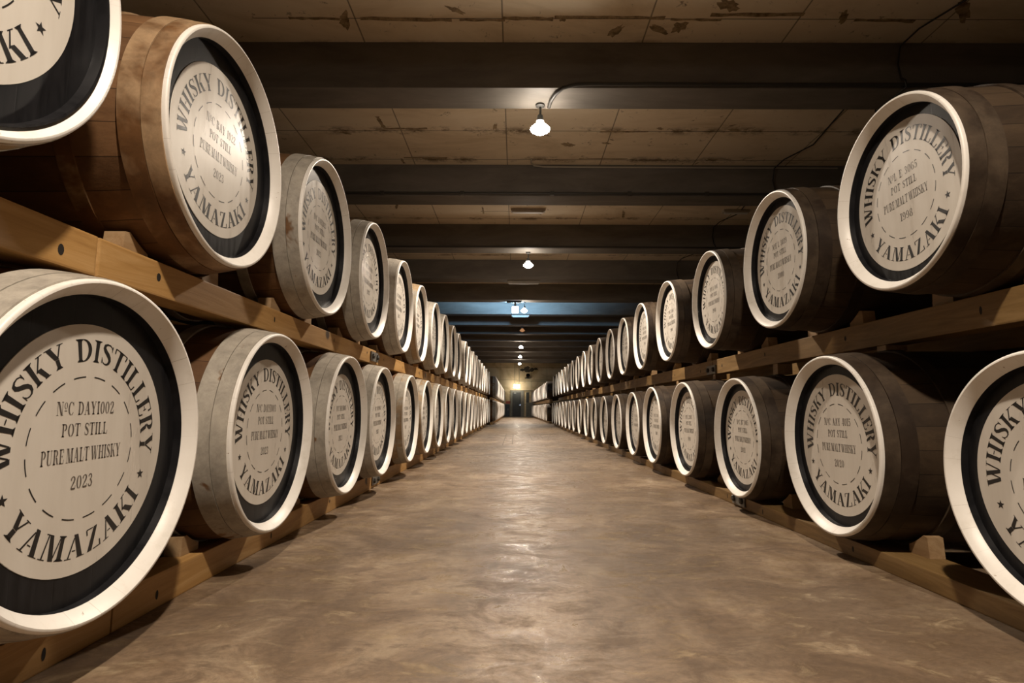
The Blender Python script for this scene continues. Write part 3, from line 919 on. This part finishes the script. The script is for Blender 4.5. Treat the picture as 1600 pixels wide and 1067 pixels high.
# end wall with its mould
bm = slab('wall_back', XW0, XW1, YW1, YW1 + 0.2, -0.15, CEIL + 0.2, None)
r = random.Random(5)
for cx, cz, rr in ((0.52, 3.88, 0.22), (0.9, 4.02, 0.30), (1.35, 3.90, 0.26), (1.65, 3.98, 0.18), (1.0, 3.82, 0.24)):
    flat(bm, [(cx + rr * (1 + r.uniform(-0.35, 0.35)) * math.cos(t * PI / 8), YW1 - 0.002 - 0.0004 * cx, cz + rr * 0.55 * (1 + r.uniform(-0.35, 0.35)) * math.sin(t * PI / 8)) for t in range(16)], 1)
struct('wall_back', bm, [M['endwall'], M['soot']])
bm = bmesh.new(); box(bm, 0.86, 1.75, YW1 - 0.10, YW1 - 0.001, 0, 1.16)
struct('trim_1', bm, [M['dado']])
bm = bmesh.new(); box(bm, -2.0, -0.55, YW1 - 0.04, YW1 - 0.001, 0, 1.05)
struct('trim_2', bm, [M['dado']])
bm = bmesh.new(); box(bm, 0.865, 1.10, YW1 - 0.05, YW1 - 0.001, 1.165, 2.0)
struct('trim_3', bm, [M['door']])

# ------------------------------------------------------------------ end door
DX = 0.08
d = link('door_1', None, None, (DX, YW1, 0)); d['kind'] = 'structure'
bm = bmesh.new(); box(bm, -0.36, 0.36, -0.07, -0.02, 0.005, 2.02, 0, 0.004)
link('door_leaf', finish(bm, 'door_leaf', [M['door']]), d)
bm = bmesh.new()
box(bm, -0.52, -0.37, -0.09, -0.001, 0, 2.06); box(bm, 0.37, 0.60, -0.09, -0.001, 0, 2.06); box(bm, -0.52, 0.60, -0.09, -0.001, 2.03, 2.12)
link('door_frame', finish(bm, 'door_frame', [M['doorframe']]), d)
bm = bmesh.new(); box(bm, 0.27, 0.33, -0.10, -0.072, 0.88, 1.02, 0, 0.004); box(bm, 0.20, 0.31, -0.125, -0.10, 0.94, 0.965, 0, 0.004)
link('door_handle', finish(bm, 'door_handle', [M['chrome']]), d)
bm = bmesh.new(); box(bm, -0.24, -0.05, -0.085, -0.071, 1.93, 1.96)
link('door_plate', finish(bm, 'door_plate', [M['white']]), d)
bm = bmesh.new(); box(bm, -0.55, 1.38, -0.13, -0.095, 2.125, 2.17, 0, 0.004); 
o = link('door_rail', finish(bm, 'door_rail', [M['pipe']]), None, (DX, YW1, 0))
tag(o, 'dark sliding rail above the far door, running to the right', 'rail')

# exit sign hung above the door
SY = YW1 - 0.9
sg = link('exit_sign', None, None, (DX - 0.0, SY, 2.30))
tag(sg, 'lit green and white exit sign hanging above the far door', 'sign')
bm = bmesh.new(); box(bm, -0.26, 0.26, -0.04, 0.04, 0, 0.34, 0, 0.006)
link('sign_case', finish(bm, 'sign_case', [M['fixture']]), sg)
bm = bmesh.new(); box(bm, -0.24, 0.24, -0.048, -0.041, 0.02, 0.32); box(bm, -0.24, 0.24, 0.041, 0.048, 0.02, 0.32)  # second, rear panel is added to brighten the end wall
sf = link('sign_panel', finish(bm, 'sign_panel', [M['sign_lit']]), sg)
bm = bmesh.new()
box(bm, -0.235, -0.16, -0.053, -0.049, 0.03, 0.31); box(bm, 0.16, 0.235, -0.053, -0.049, 0.03, 0.31); box(bm, -0.155, 0.155, -0.053, -0.049, 0.28, 0.31)
link('green_border', finish(bm, 'green_border', [M['sign_green']]), sf)
# running figure and doorway pictogram
bm = bmesh.new()
def pic(pts):
    flat(bm, [(x, -0.0495, z) for x, z in pts])
pic([(0.02 + 0.022 * math.cos(t * PI / 6), 0.235 + 0.022 * math.sin(t * PI / 6)) for t in range(12)])
pic([(-0.02, 0.13), (0.02, 0.12), (0.035, 0.205), (-0.005, 0.215)])
pic([(-0.02, 0.13), (0.01, 0.12), (0.05, 0.085), (0.03, 0.06)]); pic([(-0.02, 0.14), (0.0, 0.12), (-0.07, 0.06), (-0.085, 0.075)])
pic([(0.02, 0.20), (0.03, 0.185), (0.08, 0.17), (0.08, 0.19)]); pic([(0.0, 0.21), (-0.01, 0.19), (-0.06, 0.165), (-0.065, 0.185)])
link('running_figure', finish(bm, 'running_figure', [M['sign_green']]), sf)
for sx in (-0.18, 0.18):
    bm = bmesh.new(); tube(bm, [(sx, 0, 0.34), (sx * 1.1, 0, 0.70), (sx * 1.0, 0, CEIL - 2.30)], 0.012, 6)
    link('hanger_rod', finish(bm, 'hanger_rod', [M['pipe']]), sg)

# dark cabinet with a red plate left of the door; loudspeaker on the end wall
o = link('equipment_cabinet', None, None, (-0.66, YW1 - 0.28, 0))
tag(o, 'blue-black cabinet standing left of the far door', 'cabinet')
bm = bmesh.new(); box(bm, -0.17, 0.17, -0.14, 0.20, 0.02, 1.0, 0, 0.01); box(bm, -0.15, 0.15, -0.12, 0.18, 0, 0.02)
link('cabinet_body', finish(bm, 'cabinet_body', [M['cabinet']]), o)
bm = bmesh.new(); box(bm, -0.15, 0.15, -0.155, -0.141, 0.08, 0.95, 0, 0.004)
dr = link('cabinet_door', finish(bm, 'cabinet_door', [M['cabinet']]), o)
bm = bmesh.new(); box(bm, -0.03, 0.08, -0.162, -0.156, 0.50, 0.66)
link('data_plate', finish(bm, 'data_plate', [M['steel']]), dr)
bm = bmesh.new(); box(bm, -0.20, 0.20, -0.012, 0, 0, 0.22)
o = link('red_notice', finish(bm, 'red_notice', [M['red']]), None, (-0.62, YW1 - 0.041, 1.06))
o.location.y = YW1 - 0.001
tag(o, 'faded red notice on the end wall above the dark cabinet', 'notice')
o = link('wall_speaker', None, None, (1.02, YW1, 3.15))
tag(o, 'dark horn loudspeaker on a bracket high on the end wall', 'loudspeaker')
bm = bmesh.new(); box(bm, -0.26, 0.20, -0.20, -0.001, 0.0, 0.05, 0, 0.004); box(bm, -0.04, 0.04, -0.12, -0.001, 0.05, 0.2)
link('bracket', finish(bm, 'bracket', [M['cable']]), o)
bm = bmesh.new()
lathe(bm, [(0.0, 0.05), (0.14, 0.06), (0.30, 0.16), (0.30, 0.14), (0.16, 0.04), (0.16, 0)], 24, 'Z')
h = link('horn', finish(bm, 'horn', [M['cable']], 35), o, (0.0, -0.12, 0.17), (math.radians(70), 0, 0))
bm = bmesh.new(); tube(bm, [(0, 0, 0), (0.45, 0, 0.0), (3.0, 0, 0.0)], 0.015, 6)
o = link('wall_conduit', finish(bm, 'wall_conduit', [M['pipe']]), None, (0.08, YW1 - 0.016, 2.95))
tag(o, 'thin dark conduit running level across the end wall', 'conduit')

# ------------------------------------------------------------------ lamps
def lamp(y, lit, idx):
    root = link('pendant_lamp', None, None, (LAMP_X if idx != 0 else LAMP_X, y, BZ))
    names = {1: 'nearest lit', 2: 'second lit', 3: 'third lit', 5: 'fourth lit', 6: 'fifth lit', 7: 'farthest lit'}
    if lit:
        lab = '%s reflector lamp hanging over the aisle' % names[idx] if idx in names else 'lit reflector lamp over the aisle just above the camera'
    else:
        lab = 'unlit amber lamp between the third and fourth lit lamps'
    tag(root, lab, 'lamp', 'reflector lamps over the aisle')
    drop = BZ - LAMP_Z if lit else 0.16
    bm = bmesh.new()
    lathe(bm, [(0, 0.0), (0, 0.05), (-0.02, 0.05), (-0.03, 0.03), (-0.03, 0)], 20, 'Z')
    link('canopy', finish(bm, 'canopy', [M['pipe']], 35), root)
    bm = bmesh.new(); tube(bm, [(0, 0, -0.028), (0.004, 0, -0.06), (0, 0, -drop + 0.13)], 0.012, 8)
    link('stem', finish(bm, 'stem', [M['pipe']], 35), root)
    bm = bmesh.new()
    lathe(bm, [(-drop + 0.150, 0), (-drop + 0.150, 0.028), (-drop + 0.112, 0.036), (-drop + 0.086, 0.045), (-drop + 0.081, 0.045), (-drop + 0.078, 0)], 20, 'Z')
    link('socket', finish(bm, 'socket', [M['pipe']], 35), root)
    bm = bmesh.new()
    z = -drop
    lathe(bm, [(z + 0.074, 0.0), (z + 0.074, 0.032), (z + 0.04, 0.062), (z + 0.0, 0.104), (z - 0.010, 0.108)], 32, 'Z')
    lathe(bm, [(z - 0.010, 0.108), (z - 0.022, 0.102), (z - 0.05, 0.06), (z - 0.066, 0.025), (z - 0.070, 0.0)], 32, 'Z', 1 if lit else 0)
    bmesh.ops.remove_doubles(bm, verts=bm.verts, dist=1e-5)
    link('bulb', finish(bm, 'bulb', [M['bulb_top'], M['bulb']] if lit else [M['dead_bulb']], 60), root)
    if lit:
        ld = bpy.data.lights.new('lamp_light', 'SPOT')
        ld.energy = LAMP_W
        ld.color = LAMP_RGB
        ld.spot_size = math.radians(164)
        ld.spot_blend = 1.0
        ld.shadow_soft_size = 0.055
        lo = bpy.data.objects.new('lamp_light', ld)
        col.objects.link(lo)
        lo.parent = root
        lo.location = (0, 0, z - 0.13)
for i, y in enumerate(LAMP_Y):
    lamp(y, i != LAMP_UNLIT, i)

# blue-white LED box under the third lamp's beam
LY = 17.50
o = link('led_floodlight', None, None, (-0.03, LY, BZ))
tag(o, 'square blue-white LED light beside the third lit lamp', 'light')
bm = bmesh.new(); box(bm, -0.26, 0.20, -0.07, 0.07, -0.05, 0.0, 0, 0.006)
link('mounting_tray', finish(bm, 'mounting_tray', [M['pipe']]), o)
bm = bmesh.new(); box(bm, -0.10, 0.10, -0.05, 0.05, -0.37, -0.17, 0, 0.02)
link('led_panel', finish(bm, 'led_panel', [M['led']]), o)
bm = bmesh.new(); box(bm, -0.03, 0.03, -0.03, 0.03, -0.17, -0.05)
link('neck', finish(bm, 'neck', [M['steel']]), o)
ld = bpy.data.lights.new('led_light', 'SPOT')
ld.energy = LED_W; ld.color = LED_RGB; ld.spot_size = math.radians(146); ld.spot_blend = 0.55; ld.shadow_soft_size = 0.08
lo = bpy.data.objects.new('led_light', ld); col.objects.link(lo); lo.parent = o
lo.location = (0, 0.09, -0.13); lo.rotation_euler = (math.radians(90 + 52), 0, 0)

def batten(x, y, z, ln, label):
    o = link('ceiling_batten', None, None, (x, y, z))
    tag(o, label, 'light fitting', 'unlit battens under the roof')
    bm = bmesh.new(); box(bm, -ln / 2, ln / 2, -0.055, 0.055, -0.05, 0, 0, 0.008)
    link('batten_case', finish(bm, 'batten_case', [M['fixture']]), o)
    bm = bmesh.new(); box(bm, -ln / 2 + 0.03, ln / 2 - 0.03, -0.035, 0.035, -0.075, -0.05, 0, 0.012)
    link('diffuser', finish(bm, 'diffuser', [M['white']]), o)
batten(0.22, 10.68, CEIL, 0.66, 'unlit batten on the roof panels behind the second beam')
batten(4.2, 10.68, CEIL, 0.50, 'unlit batten on the roof panels far to the right')
batten(0.19, 14.72, BZ, 0.84, 'unlit batten under the fourth beam from the front')
batten(0.15, 20.2, BZ, 0.62, 'unlit batten under the blue-lit beam')

# ------------------------------------------------------------------ conduits and cables
def pipe(pts, r, m, label, cat, name):
    bm = bmesh.new(); tube(bm, pts, r, 10)
    return tag(link(name, finish(bm, name, [m], 50)), label, cat)
b1, b2, b3 = 5.605, 8.646, 11.585
yq = b1 - 0.028
pipe([(0.345, b1 + 0.33, BZ - 0.03), (0.36, b1 + 0.20, BZ - 0.028), (0.40, b1 + 0.07, BZ - 0.026), (0.47, b1 - 0.018, BZ - 0.01), (0.60, yq, BZ + 0.02), (0.75, yq, BZ + 0.026), (2.2, yq, BZ + 0.026), (5.2, yq, BZ + 0.026)], 0.020, M['pipe'],
     'dark conduit along the foot of the nearest beam, bending to its lamp', 'conduit', 'conduit')
pipe([(XW0 + 0.1, b2 - 0.026, BZ + 0.03), (0.3, b2 - 0.026, BZ + 0.03), (4.9, b2 - 0.026, BZ + 0.03)], 0.02, M['pipe'], 'dark conduit along the foot of the second beam', 'conduit', 'conduit')
pipe([(0.22, b2 - 0.24, CEIL - 0.014), (0.22, b2 - 0.11, CEIL - 0.02), (0.27, b2 - 0.035, CEIL - 0.03), (0.42, b2 - 0.018, CEIL - 0.04), (1.5, b2 - 0.018, CEIL - 0.045), (5.0, b2 - 0.018, CEIL - 0.05)], 0.012, M['pale_cable'],
     'thin pale cable along the top of the second beam', 'cable', 'cable')
pipe([(XW0 + 0.1, b3 - 0.022, BZ + 0.02), (5.0, b3 - 0.022, BZ + 0.02)], 0.015, M['pipe'], 'dark conduit along the foot of the third beam', 'conduit', 'conduit')
pts = []
for b in (b1, b2, b3, 14.455):
    xx = 3.93 + 0.02 * (b - 5)
    pts += [(xx + 0.25, b - 0.75, CEIL - 0.014), (xx + 0.06, b - 0.25, CEIL - 0.016), (xx, b - 0.05, CEIL - 0.07), (xx - 0.02, b - 0.022, (CEIL + BZ) / 2), (xx, b - 0.03, BZ + 0.10), (xx + 0.01, b - 0.072, BZ + 0.05), (xx + 0.02, b - 0.066, BZ - 0.02),
            (xx + 0.02, b - 0.018, BZ - 0.020), (xx + 0.02, b + 0.44, BZ - 0.016), (xx + 0.04, b + 0.44, CEIL - 0.05), (xx + 0.1, b + 0.55, CEIL - 0.014)]
pipe(pts, 0.009, M['cable'], 'black cable crossing the right side of the ceiling from beam to beam', 'cable', 'cable')
for i, x in enumerate((-2.1, -0.85, 0.55, 1.75, 2.95)):
    bm = bmesh.new(); box(bm, -0.03, 0.03, -0.05, 0.0, -0.03, 0.03, 0, 0.004)
    tag(link('conduit_clip', finish(bm, 'clip', [M['pipe']]), None, (x, b2, BZ + 0.03)), 'dark clip on the second beam conduit, %s from the left' % ORD[i], 'clip', 'conduit clips on the second beam')
